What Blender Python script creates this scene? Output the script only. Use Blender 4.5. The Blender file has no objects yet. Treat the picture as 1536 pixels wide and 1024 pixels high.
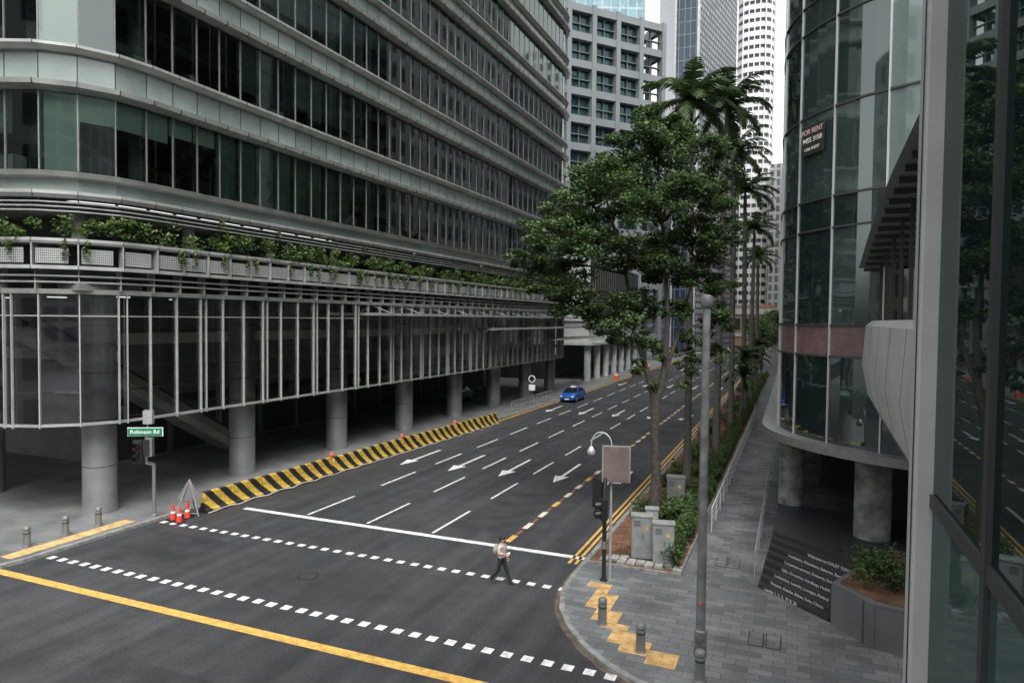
import bpy, bmesh, math, random
from mathutils import Vector, Matrix
import numpy as np
R=random.Random(7)
S=bpy.context.scene
COL=S.collection

# ---------------- materials ----------------
def newmat(name):
    m=bpy.data.materials.new(name); m.use_nodes=True
    nt=m.node_tree; b=nt.nodes.get('Principled BSDF'); return m,nt,b
def mat(name,col,rough=.6,metal=0,var=.0,scale=3.,bump=0.,spec=.5,col2=None,detail=4):
    m,nt,b=newmat(name)
    b.inputs['Roughness'].default_value=rough; b.inputs['Metallic'].default_value=metal
    b.inputs['Specular IOR Level'].default_value=spec
    c=(*col,1)
    if var>0 or col2 or bump>0:
        tc=nt.nodes.new('ShaderNodeTexCoord'); n=nt.nodes.new('ShaderNodeTexNoise')
        n.inputs['Scale'].default_value=scale; n.inputs['Detail'].default_value=min(detail,5)
        nt.links.new(tc.outputs['Object'],n.inputs['Vector'])
        r=nt.nodes.new('ShaderNodeValToRGB'); r.color_ramp.elements[0].position=.3; r.color_ramp.elements[1].position=.7
        a=[max(0,x*(1-var)) for x in col]; d=col2 if col2 else [x*(1+var) for x in col]
        r.color_ramp.elements[0].color=(*a,1); r.color_ramp.elements[1].color=(*d,1)
        nt.links.new(n.outputs['Fac'],r.inputs['Fac']); nt.links.new(r.outputs['Color'],b.inputs['Base Color'])
        if bump>0:
            n2=nt.nodes.new('ShaderNodeTexNoise'); n2.inputs['Scale'].default_value=scale*12; n2.inputs['Detail'].default_value=2
            nt.links.new(tc.outputs['Object'],n2.inputs['Vector'])
            bp=nt.nodes.new('ShaderNodeBump'); bp.inputs['Strength'].default_value=bump; bp.inputs['Distance'].default_value=.02
            nt.links.new(n2.outputs['Fac'],bp.inputs['Height']); nt.links.new(bp.outputs['Normal'],b.inputs['Normal'])
    else: b.inputs['Base Color'].default_value=c
    return m
def asphalt(name,base,sx,sy):
    m,nt,b=newmat(name); L=nt.links; N=nt.nodes
    tc=N.new('ShaderNodeTexCoord')
    def noise(scale,det,sc=(1,1,1)):
        mp=N.new('ShaderNodeMapping'); mp.inputs['Scale'].default_value=sc; n=N.new('ShaderNodeTexNoise'); n.inputs['Scale'].default_value=scale; n.inputs['Detail'].default_value=det
        L.new(tc.outputs['Object'],mp.inputs[0]); L.new(mp.outputs[0],n.inputs['Vector']); return n.outputs['Fac']
    def rng_(f,a,b_,lo=.35,hi=.65):
        r=N.new('ShaderNodeMapRange'); r.inputs[1].default_value=lo; r.inputs[2].default_value=hi; r.inputs[3].default_value=a; r.inputs[4].default_value=b_; L.new(f,r.inputs[0]); return r.outputs[0]
    def mul(a,b_):
        r=N.new('ShaderNodeMath'); r.operation='MULTIPLY'; L.new(a,r.inputs[0]); L.new(b_,r.inputs[1]); return r.outputs[0]
    v=mul(mul(rng_(noise(1,4,(sx,sy,1)),.80,1.25),rng_(noise(.12,5),.82,1.22)),mul(rng_(noise(14,3),.82,1.2),rng_(noise(1.1,5),.88,1.14)))
    sc=N.new('ShaderNodeVectorMath'); sc.operation='SCALE'; sc.inputs[0].default_value=base; L.new(v,sc.inputs['Scale']); L.new(sc.outputs[0],b.inputs['Base Color'])
    n2=noise(45,2); bp=N.new('ShaderNodeBump'); bp.inputs['Strength'].default_value=.35; bp.inputs['Distance'].default_value=.02; L.new(n2,bp.inputs['Height']); L.new(bp.outputs[0],b.inputs['Normal'])
    L.new(rng_(noise(.3,4),.6,.8),b.inputs['Roughness']); b.inputs['Specular IOR Level'].default_value=.35
    return m
def glass(name,tint,refl=(.8,.85,.83),base=.06,power=1.,rough=.02,wob=.0):
    m,nt,b=newmat(name); nt.nodes.remove(b); out=nt.nodes['Material Output']
    t=nt.nodes.new('ShaderNodeBsdfTransparent'); t.inputs['Color'].default_value=(*tint,1)
    g=nt.nodes.new('ShaderNodeBsdfGlossy'); g.inputs['Color'].default_value=(*refl,1); g.inputs['Roughness'].default_value=rough
    f=nt.nodes.new('ShaderNodeFresnel'); f.inputs['IOR'].default_value=1.55
    ma=nt.nodes.new('ShaderNodeMath'); ma.operation='MULTIPLY_ADD'; ma.inputs[1].default_value=power; ma.inputs[2].default_value=base; ma.use_clamp=True
    mx=nt.nodes.new('ShaderNodeMixShader')
    nt.links.new(f.outputs[0],ma.inputs[0]); nt.links.new(ma.outputs[0],mx.inputs[0]); nt.links.new(t.outputs[0],mx.inputs[1]); nt.links.new(g.outputs[0],mx.inputs[2]); nt.links.new(mx.outputs[0],out.inputs[0])
    if wob>0:
        tc=nt.nodes.new('ShaderNodeTexCoord'); n=nt.nodes.new('ShaderNodeTexNoise'); n.inputs['Scale'].default_value=.5
        bp=nt.nodes.new('ShaderNodeBump'); bp.inputs['Strength'].default_value=wob; bp.inputs['Distance'].default_value=.05
        nt.links.new(tc.outputs['Object'],n.inputs['Vector']); nt.links.new(n.outputs['Fac'],bp.inputs['Height']); nt.links.new(bp.outputs['Normal'],g.inputs['Normal'])
    return m
def opglass(name,col,refl,base=.1,power=1.,wob=.15,rough=.03):
    m=glass(name,(1,1,1),refl,base,power,rough,wob); nt=m.node_tree
    t=[n for n in nt.nodes if n.type=='BSDF_TRANSPARENT'][0]; mx=[n for n in nt.nodes if n.type=='MIX_SHADER'][0]
    d=nt.nodes.new('ShaderNodeBsdfDiffuse'); d.inputs['Color'].default_value=(*col,1)
    nt.links.new(d.outputs[0],mx.inputs[1]); nt.nodes.remove(t); return m
def leafmat(name,c1,c2):
    m,nt,b=newmat(name)
    tc=nt.nodes.new('ShaderNodeTexCoord'); n=nt.nodes.new('ShaderNodeTexNoise'); n.inputs['Scale'].default_value=1.3; n.inputs['Detail'].default_value=3
    r=nt.nodes.new('ShaderNodeValToRGB'); r.color_ramp.elements[0].position=.35; r.color_ramp.elements[1].position=.65
    r.color_ramp.elements[0].color=(*c1,1); r.color_ramp.elements[1].color=(*c2,1)
    nt.links.new(tc.outputs['Object'],n.inputs['Vector']); nt.links.new(n.outputs['Fac'],r.inputs['Fac']); nt.links.new(r.outputs['Color'],b.inputs['Base Color'])
    b.inputs['Roughness'].default_value=.5; b.inputs['Specular IOR Level'].default_value=.3
    tr=nt.nodes.new('ShaderNodeBsdfTranslucent'); nt.links.new(r.outputs['Color'],tr.inputs['Color'])
    mx=nt.nodes.new('ShaderNodeMixShader'); mx.inputs[0].default_value=.35
    out=nt.nodes['Material Output']; nt.links.new(b.outputs[0],mx.inputs[1]); nt.links.new(tr.outputs[0],mx.inputs[2]); nt.links.new(mx.outputs[0],out.inputs[0])
    return m
def emis(name,col,s):
    m,nt,b=newmat(name); b.inputs['Base Color'].default_value=(*col,1); b.inputs['Emission Color'].default_value=(*col,1); b.inputs['Emission Strength'].default_value=s; return m
def brickmat(name,c1,c2,mort,w,h,ms=.01,rough=.7,var=.3,rot=0,vert=False,off=.5,spec=.4):
    m,nt,b=newmat(name)
    tc=nt.nodes.new('ShaderNodeTexCoord'); mp=nt.nodes.new('ShaderNodeMapping')
    mp.inputs['Rotation'].default_value=(0,0,rot)
    br=nt.nodes.new('ShaderNodeTexBrick'); br.inputs['Scale'].default_value=1; br.inputs['Brick Width'].default_value=w; br.inputs['Row Height'].default_value=h
    br.inputs['Mortar Size'].default_value=ms; br.offset=off
    br.inputs['Color1'].default_value=(*c1,1); br.inputs['Color2'].default_value=(*c2,1); br.inputs['Mortar'].default_value=(*mort,1)
    if vert:
        sp=nt.nodes.new('ShaderNodeSeparateXYZ'); ad=nt.nodes.new('ShaderNodeMath'); ad.operation='ADD'; cb=nt.nodes.new('ShaderNodeCombineXYZ')
        nt.links.new(tc.outputs['Object'],sp.inputs[0]); nt.links.new(sp.outputs[0],ad.inputs[0]); nt.links.new(sp.outputs[1],ad.inputs[1])
        nt.links.new(ad.outputs[0],cb.inputs[0]); nt.links.new(sp.outputs[2],cb.inputs[1]); nt.links.new(cb.outputs[0],br.inputs['Vector'])
    else:
        nt.links.new(tc.outputs['Object'],mp.inputs[0]); nt.links.new(mp.outputs[0],br.inputs['Vector'])
    n=nt.nodes.new('ShaderNodeTexNoise'); n.inputs['Scale'].default_value=.6; n.inputs['Detail'].default_value=5; nt.links.new(tc.outputs['Object'],n.inputs['Vector'])
    mr=nt.nodes.new('ShaderNodeMapRange'); mr.inputs[1].default_value=.3; mr.inputs[2].default_value=.7; mr.inputs[3].default_value=1-var; mr.inputs[4].default_value=1+var
    nt.links.new(n.outputs['Fac'],mr.inputs[0])
    mu=nt.nodes.new('ShaderNodeVectorMath'); mu.operation='SCALE'; nt.links.new(br.outputs['Color'],mu.inputs[0]); nt.links.new(mr.outputs[0],mu.inputs['Scale'])
    nt.links.new(mu.outputs[0],b.inputs['Base Color']); b.inputs['Roughness'].default_value=rough; b.inputs['Specular IOR Level'].default_value=spec
    return m

# ---------------- geometry helpers ----------------
def empty(name,loc=(0,0,0),rz=0):
    e=bpy.data.objects.new(name,None); e.location=loc; e.rotation_euler=(0,0,rz); e.empty_display_size=.3; COL.objects.link(e); return e
class P:
    def __init__(s): s.v=[];s.f=[];s.m=[]
    def face(s,pts,m=0):
        i=len(s.v); s.v+= [tuple(p) for p in pts]; s.f.append(tuple(range(i,i+len(pts)))); s.m.append(m)
    def box(s,x0,x1,y0,y1,z0,z1,m=0):
        s.hexa([(x0,y0,z0),(x1,y0,z0),(x1,y1,z0),(x0,y1,z0)],[(x0,y0,z1),(x1,y0,z1),(x1,y1,z1),(x0,y1,z1)],m)
    def hexa(s,a,b,m=0):
        i=len(s.v); n=len(a); s.v+=[tuple(p) for p in a]+[tuple(p) for p in b]
        s.f.append(tuple(range(i+n-1,i-1,-1))); s.f.append(tuple(range(i+n,i+2*n))); s.m+=[m,m]
        for k in range(n):
            k2=(k+1)%n; s.f.append((i+k,i+k2,i+n+k2,i+n+k)); s.m.append(m)
    def prism(s,poly,z0,z1,m=0):
        s.hexa([(p[0],p[1],z0) for p in poly],[(p[0],p[1],z1) for p in poly],m)
    def obox(s,c,sz,rz=0,m=0):
        cx,cy,cz=c; hx,hy,hz=[t/2 for t in sz]; co,si=math.cos(rz),math.sin(rz)
        q=[(cx+x*co-y*si,cy+x*si+y*co) for x,y in((-hx,-hy),(hx,-hy),(hx,hy),(-hx,hy))]
        s.prism(q,cz-hz,cz+hz,m)
    def beam(s,p,q,w,h,m=0):
        p=Vector(p);q=Vector(q);d=(q-p).normalized(); up=Vector((0,0,1)) if abs(d.z)<.95 else Vector((1,0,0))
        a=d.cross(up).normalized()*w/2; b=a.cross(d).normalized()*h/2
        s.hexa([p-a-b,p+a-b,p+a+b,p-a+b],[q-a-b,q+a-b,q+a+b,q-a+b],m)
    def tube(s,pts,rad,n=10,m=0,cap=True):
        pts=[Vector(p) for p in pts]
        if not hasattr(rad,'__len__'): rad=[rad]*len(pts)
        base=len(s.v); ref=None
        for k,p in enumerate(pts):
            d=(pts[min(k+1,len(pts)-1)]-pts[max(k-1,0)]).normalized()
            if ref is None:
                ref=Vector((1,0,0)) if abs(d.x)<.8 else Vector((0,1,0))
            a=(ref-d*ref.dot(d)).normalized(); ref=a; b=d.cross(a)
            for j in range(n):
                t=2*math.pi*j/n; s.v.append(tuple(p+(a*math.cos(t)+b*math.sin(t))*rad[k]))
        for k in range(len(pts)-1):
            for j in range(n):
                j2=(j+1)%n; s.f.append((base+k*n+j,base+k*n+j2,base+(k+1)*n+j2,base+(k+1)*n+j)); s.m.append(m)
        if cap:
            s.f.append(tuple(base+j for j in range(n-1,-1,-1))); s.f.append(tuple(base+(len(pts)-1)*n+j for j in range(n))); s.m+=[m,m]
    def cyl(s,x,y,z0,z1,r,r1=None,n=24,m=0):
        s.tube([(x,y,z0),(x,y,z1)],[r,r if r1 is None else r1],n,m)
    def lathe(s,x,y,prof,n=20,m=0):
        s.tube([(x,y,z+1e-5*i) for i,(r,z) in enumerate(prof)],[r for r,z in prof],n,m)
    def ell(s,c,r,n=12,m=0):
        k=8; prof=[(math.sin(math.pi*i/k),-math.cos(math.pi*i/k)) for i in range(k+1)]
        base=len(s.v)
        for a,z in prof:
            for j in range(n):
                t=2*math.pi*j/n; s.v.append((c[0]+r[0]*max(a,.01)*math.cos(t),c[1]+r[1]*max(a,.01)*math.sin(t),c[2]+r[2]*z))
        for i in range(k):
            for j in range(n):
                j2=(j+1)%n; s.f.append((base+i*n+j,base+i*n+j2,base+(i+1)*n+j2,base+(i+1)*n+j)); s.m.append(m)
    def sweep(s,path,nor,prof,m=0,closed=True,ends=True):
        base=len(s.v); n=len(prof)
        for p,q in zip(path,nor):
            for d,z in prof: s.v.append((p[0]+q[0]*d,p[1]+q[1]*d,z))
        for k in range(len(path)-1):
            for j in range(n if closed else n-1):
                j2=(j+1)%n; s.f.append((base+k*n+j,base+(k+1)*n+j,base+(k+1)*n+j2,base+k*n+j2)); s.m.append(m)
        if closed and ends:
            s.f.append(tuple(base+j for j in range(n))); s.f.append(tuple(base+(len(path)-1)*n+j for j in range(n-1,-1,-1))); s.m+=[m,m]
    def make(s,name,mats,parent=None,smooth=False,loc=None,rz=0,bevel=0):
        me=bpy.data.meshes.new(name); me.from_pydata(s.v,[],s.f)
        if not isinstance(mats,(list,tuple)): mats=[mats]
        for mm in mats: me.materials.append(mm)
        me.polygons.foreach_set('material_index',s.m)
        if smooth:
            me.polygons.foreach_set('use_smooth',[True]*len(s.f))
        me.update(); o=bpy.data.objects.new(name,me); COL.objects.link(o)
        if smooth:
            try: me.set_sharp_from_angle(angle=math.radians(40))
            except Exception: pass
        if parent: o.parent=parent
        if loc: o.location=loc
        o.rotation_euler=(0,0,rz)
        if bevel:
            b=o.modifiers.new('b','BEVEL'); b.width=bevel; b.segments=2; b.limit_method='ANGLE'
        return o
def text(body,size,loc,rot,m,parent,name='lettering',ext=.004,align='CENTER'):
    c=bpy.data.curves.new(name,'FONT'); c.body=body; c.size=size; c.extrude=ext; c.align_x=align; c.align_y='CENTER'
    o=bpy.data.objects.new(name,c); o.location=loc; o.rotation_euler=rot; COL.objects.link(o); c.materials.append(m); o.parent=parent; return o
def resample(pts,step):
    pts=[Vector(p) for p in pts]; L=[0]
    for a,b in zip(pts,pts[1:]): L.append(L[-1]+(b-a).length)
    n=max(1,round(L[-1]/step)); res=[]
    for i in range(n+1):
        t=L[-1]*i/n; k=0
        while k<len(L)-2 and L[k+1]<t: k+=1
        u=(t-L[k])/(L[k+1]-L[k]); res.append(pts[k].lerp(pts[k+1],u))
    return res
def normals(path,side=1):
    out=[]
    for i in range(len(path)):
        d=(path[min(i+1,len(path)-1)]-path[max(i-1,0)]).normalized(); out.append(Vector((d.y*side,-d.x*side)))
    return out
def arc(cx,cy,r,a0,a1,n=12):
    return [(cx+r*math.cos(math.radians(a0+(a1-a0)*i/n)),cy+r*math.sin(math.radians(a0+(a1-a0)*i/n))) for i in range(n+1)]

rng=np.random.default_rng(5)
def leaves(name,clumps,size,mats,parent=None,shell=.45,up=.5,aspect=.55):
    Pn=[];M=[]
    for (cx,cy,cz,rx,ry,rz,n) in clumps:
        n=int(n); d=rng.normal(size=(n,3)); d/=np.linalg.norm(d,axis=1)[:,None]
        r=rng.random(n)**shell; wob=1+.25*np.sin(d[:,0]*5+cx*3)*np.cos(d[:,1]*4+cy)+.15*np.sin(d[:,2]*7+cz)
        q=d*(r*wob)[:,None]*np.array([rx,ry,rz])+np.array([cx,cy,cz]); Pn.append(q)
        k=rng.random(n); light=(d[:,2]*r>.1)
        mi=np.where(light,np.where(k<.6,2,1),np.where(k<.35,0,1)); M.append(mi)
    C=np.concatenate(Pn); M=np.concatenate(M); n=len(C)
    nr=rng.normal(size=(n,3)); nr[:,2]=np.abs(nr[:,2])+up; nr/=np.linalg.norm(nr,axis=1)[:,None]
    a=rng.normal(size=(n,3)); a-=nr*(a*nr).sum(1)[:,None]; a/=np.linalg.norm(a,axis=1)[:,None]
    b=np.cross(nr,a); s=size*(.6+.8*rng.random(n))[:,None]
    V=np.stack([C-a*s*.5,C+b*s*aspect*.5+nr*s*.08,C+a*s*.5,C-b*s*aspect*.5+nr*s*.08],1).reshape(-1,3)
    me=bpy.data.meshes.new(name); me.vertices.add(4*n); me.vertices.foreach_set('co',V.ravel())
    me.loops.add(4*n); me.loops.foreach_set('vertex_index',np.arange(4*n,dtype=np.int32))
    me.polygons.add(n); me.polygons.foreach_set('loop_start',np.arange(0,4*n,4,dtype=np.int32)); me.polygons.foreach_set('loop_total',np.full(n,4,dtype=np.int32))
    for mm in mats: me.materials.append(mm)
    me.polygons.foreach_set('material_index',M.astype(np.int32)); me.update(calc_edges=True)
    o=bpy.data.objects.new(name,me); COL.objects.link(o)
    if parent: o.parent=parent
    return o

# ---------------- material set ----------------
ASPH=asphalt('asphalt',(.034,.035,.037),1.6,.05)
ASPHS=asphalt('asphalt_side',(.034,.035,.037),.05,1.6)
ASPH2=asphalt('asphalt_patch',(.027,.028,.03),1.,1.)
GRND=mat('ground_concrete',(.10,.10,.10),.9,var=.25,scale=.4,detail=8)
PAVL=brickmat('pavement_stone',(.14,.145,.145),(.17,.17,.17),(.08,.08,.08),1.2,.6,.008,.5,.3)
PAVR=brickmat('pavement_tiles',(.10,.11,.113),(.175,.18,.183),(.055,.055,.055),.6,.3,.008,.75,.3)
KERB=mat('kerb_concrete',(.2,.2,.19),.85,var=.4,scale=4,detail=8)
WHITE=mat('road_paint_white',(.55,.55,.53),.6,scale=5,col2=(.8,.8,.78),var=.3,detail=8)
CREAM=mat('road_paint_cream',(.60,.52,.42),.6,scale=6,var=.25,detail=8)
YEL=mat('road_paint_yellow',(.52,.31,.07),.6,scale=5,col2=(.68,.42,.11),var=.25,detail=8)
REDP=mat('road_paint_red',(.24,.085,.06),.7,scale=6,var=.3,detail=8)
TACT=mat('tactile_yellow',(.50,.32,.13),.8,var=.35,scale=4,detail=8)
ALU=mat('aluminium',(.33,.335,.325),.5,.3,var=.2,scale=1.2)
ALUL=mat('aluminium_light',(.44,.455,.445),.4,.35,var=.1,scale=2)
STEEL=mat('steel_grey',(.2,.205,.205),.45,.4,var=.15,scale=3)
COLM=mat('column_metal',(.24,.25,.25),.42,.4,var=.15,scale=1.2)
SPAN=mat('spandrel_green_glass',(.22,.265,.25),.15,0,var=.18,scale=.5,spec=.8)
DARK=mat('dark_interior',(.018,.02,.02),.7)
DARK2=mat('dark_louvre',(.035,.038,.038),.6)
INT=mat('lobby_wall',(.18,.185,.18),.6,var=.2,scale=.5)
CONC=mat('concrete',(.22,.22,.21),.85,var=.25,scale=2.5,detail=8)
WHT=mat('white_cladding',(.46,.47,.465),.55,var=.1,scale=.8)
BLACK=mat('black_paint',(.015,.015,.016),.45)
BLIND=mat('window_blind',(.26,.305,.285),.8,var=.25,scale=.3)
BLIND2_GLINT=mat('blind_pale_and_corner_glint',(.66,.70,.67),.8)  # pale blinds, also the painted highlight on the rounded corner
BLIND3=mat('window_blind_dark',(.13,.16,.15),.8,var=.25,scale=.3)
FURN=mat('office_furniture',(.55,.56,.54),.7)
SLAB=mat('ceiling_slab',(.14,.145,.14),.9)
INTW=mat('office_wall',(.08,.088,.084),.9)
WG=glass('window_glass_green',(.53,.64,.60),(.70,.79,.76),.09,1.1)
SG=glass('screen_glass',(.76,.79,.78),(.80,.84,.83),.11,1.1)
ORG=mat('orange_plastic',(.75,.09,.03),.5)
TRUNK=mat('bark',(.06,.05,.042),.95,var=.4,scale=6,bump=.8,detail=8)
PTR=mat('palm_bark',(.12,.115,.10),.9,var=.3,scale=5,bump=.5,detail=8)
SOIL=mat('soil',(.11,.052,.028),1,var=.4,scale=2.5,bump=.8,detail=8,col2=(.20,.10,.055))
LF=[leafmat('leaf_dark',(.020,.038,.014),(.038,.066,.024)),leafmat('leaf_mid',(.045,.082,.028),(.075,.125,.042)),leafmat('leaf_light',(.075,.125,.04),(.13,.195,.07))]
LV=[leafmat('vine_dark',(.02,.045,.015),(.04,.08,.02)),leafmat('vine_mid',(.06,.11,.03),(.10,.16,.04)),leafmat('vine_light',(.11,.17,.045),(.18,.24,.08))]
GCOL=mat('green_sign_paint',(.01,.16,.08),.5)
TXT=mat('lettering_white',(.8,.8,.78),.6)

# ---------------- ground & roads ----------------
g=P(); g.face([(-900,-700,-.02),(900,-700,-.02),(900,1500,-.02),(-900,1500,-.02)]); g.make('ground',GRND)
r=P(); r.face([(-26.5,5,0),(-5,5,0),(-5,600,0),(-26.5,600,0)]); r.make('main_road',ASPH)
r=P(); r.face([(-250,2,.002),(-26.5,2,.002),(-26.5,17,.002),(-250,17,.002)]); r.face([(-5,5,.002),(250,5,.002),(250,18,.002),(-5,18,.002)]); r.face([(-26.5,-60,.002),(-5,-60,.002),(-5,5,.002),(-26.5,5,.002)]); r.make('side_road',ASPHS)
r=P()
for (x0,x1,y0,y1) in[(-13.6,-10.9,26,33),(-20,-17.4,44,60),(-16,-12,8,12.5),(-24,-20.6,17.4,20.6),(-9.8,-7.9,50,70)]:
    r.face([(x0,y0,.003),(x1,y0,.003),(x1,y1,.003),(x0,y1,.003)])
r.make('asphalt_patch',ASPH2)
for (x,y) in((-15.4,19.0),(-12.2,43),(-18.7,30.5),(-9.0,33.0)):
    s=P(); s.tube([(x,y,.001),(x,y,.0045)],[.36,.36],20,0); s.tube([(x,y,.0046),(x,y,.006)],[.31,.31],20,1); s.make('manhole_cover',[BLACK,mat('cast_iron',(.05,.048,.045),.6,.3,var=.3,scale=8)])
kR=[(-7,400),(-7,23.4),(-6.98,22.2),(-6.85,21),(-6.5,19.8),(-5.95,18.8),(-5.2,17.8),(-4.4,17.05),(-3.4,16.45),(-2.2,16.1),(-1,16),(60,16)]
def pavement(name,curve,closing,mt,w=.16,h=.13,side=1):
    e=empty(name)
    pts=[Vector(p) for p in curve]; nn=normals(pts,side)
    inner=[(p-n*w) for p,n in zip(pts,nn)]
    a=P(); a.sweep(pts,nn,[(0,0-.01),(0,h-.012),(-.02,h),(-w,h),(-w,-.01)]); a.make('kerb',KERB,e)
    b=P(); poly=[tuple(p) for p in inner]+closing
    b.face([(x,y,h-.003) for x,y in poly]); b.make('paving',mt,e); return e
pavement('pavement',kR,[(60,400)],PAVR,side=1)
kL=[(-200,12),(-30,12),(-28,12.3),(-26.6,13.2),(-25.8,14.6),(-25.55,16),(-25.55,22.6),(-25.3,24),(-24.6,45),(-24.0,60),(-24,400)]
pavement('pavement',kL,[(-200,400)],PAVL,side=1)
pavement('pavement',[(60,4.8),(1,4.8),(-.2,4.2),(-.8,3),(-.8,-60)],[(60,-60)],PAVR,side=1)
d=P(); DIRT=mat('gutter_dirt',(.09,.062,.042),.95,var=.6,scale=3,detail=8,col2=(.15,.11,.08))
pts=[Vector(p) for p in kR[1:10]]; nn=normals(pts,1); d.sweep(pts,nn,[(.002,.0045),(.14,.0045)],closed=False); d.make('gutter',DIRT)
W=P();Y=P();RD=P();CR=P()
def q(Pp,x0,x1,y0,y1,z=.006): Pp.face([(x0,y0,z),(x1,y0,z),(x1,y1,z),(x0,y1,z)])
q(W,-23.6,-6.95,24.45,24.75)
y=24.95
lanes=[-20.25,-17.05,-13.8]
while y<260:
    for x in lanes:
        q(W,x-.06,x+.06,y,y+3.6)
    y+=6
x=-25.3
while x<-6.9:
    j=R.uniform(-.015,.015); q(W,x+j,x+.28+j,21.35,21.62); x+=.57
x=-25.3
while x<-3.8:
    j=R.uniform(-.015,.015); q(W,x+j,x+.29+j,16.5+j,16.8+j); x+=.57
q(Y,-45,-4,14.82,15.16)
y=25.2;k=0
while y<200:
    q(CR if k%3 else Y,-10.62,-10.38,y,y+.9)
    q(RD,-10.57,-10.43,y+1.05,y+1.6); y+=1.9;k+=1
for xx in(-7.55,-7.3): q(Y,xx,xx+.12,23.9,400)
q(Y,-23.95,-23.83,54,400); q(Y,-23.7,-23.6,54,400)
def arrow(x,y,turn=False):
    if not turn:
        q(W,x-.09,x+.09,y+1.6,y+5.2); W.face([(x,y,.006),(x+.42,y+1.6,.006),(x-.42,y+1.6,.006)])
    else:
        q(W,x-.09,x+.09,y+1.2,y+4.6); q(W,x-.5,x-.09,y+1.2,y+1.6); W.face([(x-.5,y+2.1,.006),(x-1.0,y+1.4,.006),(x-.5,y+.7,.006)])
for yy in(35.5,62,92,125):
    for xx in(-22.1,-18.65,-15.4,-12.1): arrow(xx,yy+ (0 if xx>-20 else .3))
    arrow(-8.7,yy,True)
e=empty('road_markings'); W.make('white_lines',WHITE,e); Y.make('yellow_lines',YEL,e); RD.make('red_dashes',REDP,e); CR.make('cream_dashes',CREAM,e)
T=P(); seen=set()
pts=resample(kR[2:10],.2)
nn=normals(pts,1)
for p,n in zip(pts,nn):
    for dd in(1.15,1.5):
        c=p-n*dd; k=(round(c.x/.4),round(c.y/.4))
        if k in seen or c.x>-2.6 or c.y>22.2: continue
        seen.add(k); T.box(k[0]*.4-.195,k[0]*.4+.195,k[1]*.4-.195,k[1]*.4+.195,.12,.134)
        for a in range(3):
            for b in range(3): T.box(k[0]*.4-.12+a*.12-.02,k[0]*.4-.12+a*.12+.02,k[1]*.4-.12+b*.12-.02,k[1]*.4-.12+b*.12+.02,.134,.139)
for k in range(12): T.box(-26.6,-26.0,15.7+k*.42,16.11+k*.42,.12,.134)
T.make('tactile_paving',TACT)
def manhole(x0,x1,y0,y1,z):
    m=P()
    for a in range(2):
        xa=x0+(x1-x0)*a/2; xb=x0+(x1-x0)*(a+1)/2
        m.box(xa+.02,xb-.02,y0,y1,z-.01,z+.004,0); m.box(xa+.05,xb-.05,y0+.03,y1-.03,z+.0045,z+.006,1)
    m.make('manhole_cover',[BLACK,PAVR])
manhole(-1.0,-.1,19.6,20.5,.13); manhole(-2.5,-1.6,25.5,26.6,.13); manhole(-2.9,-2.1,37,38.2,.13)

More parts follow.
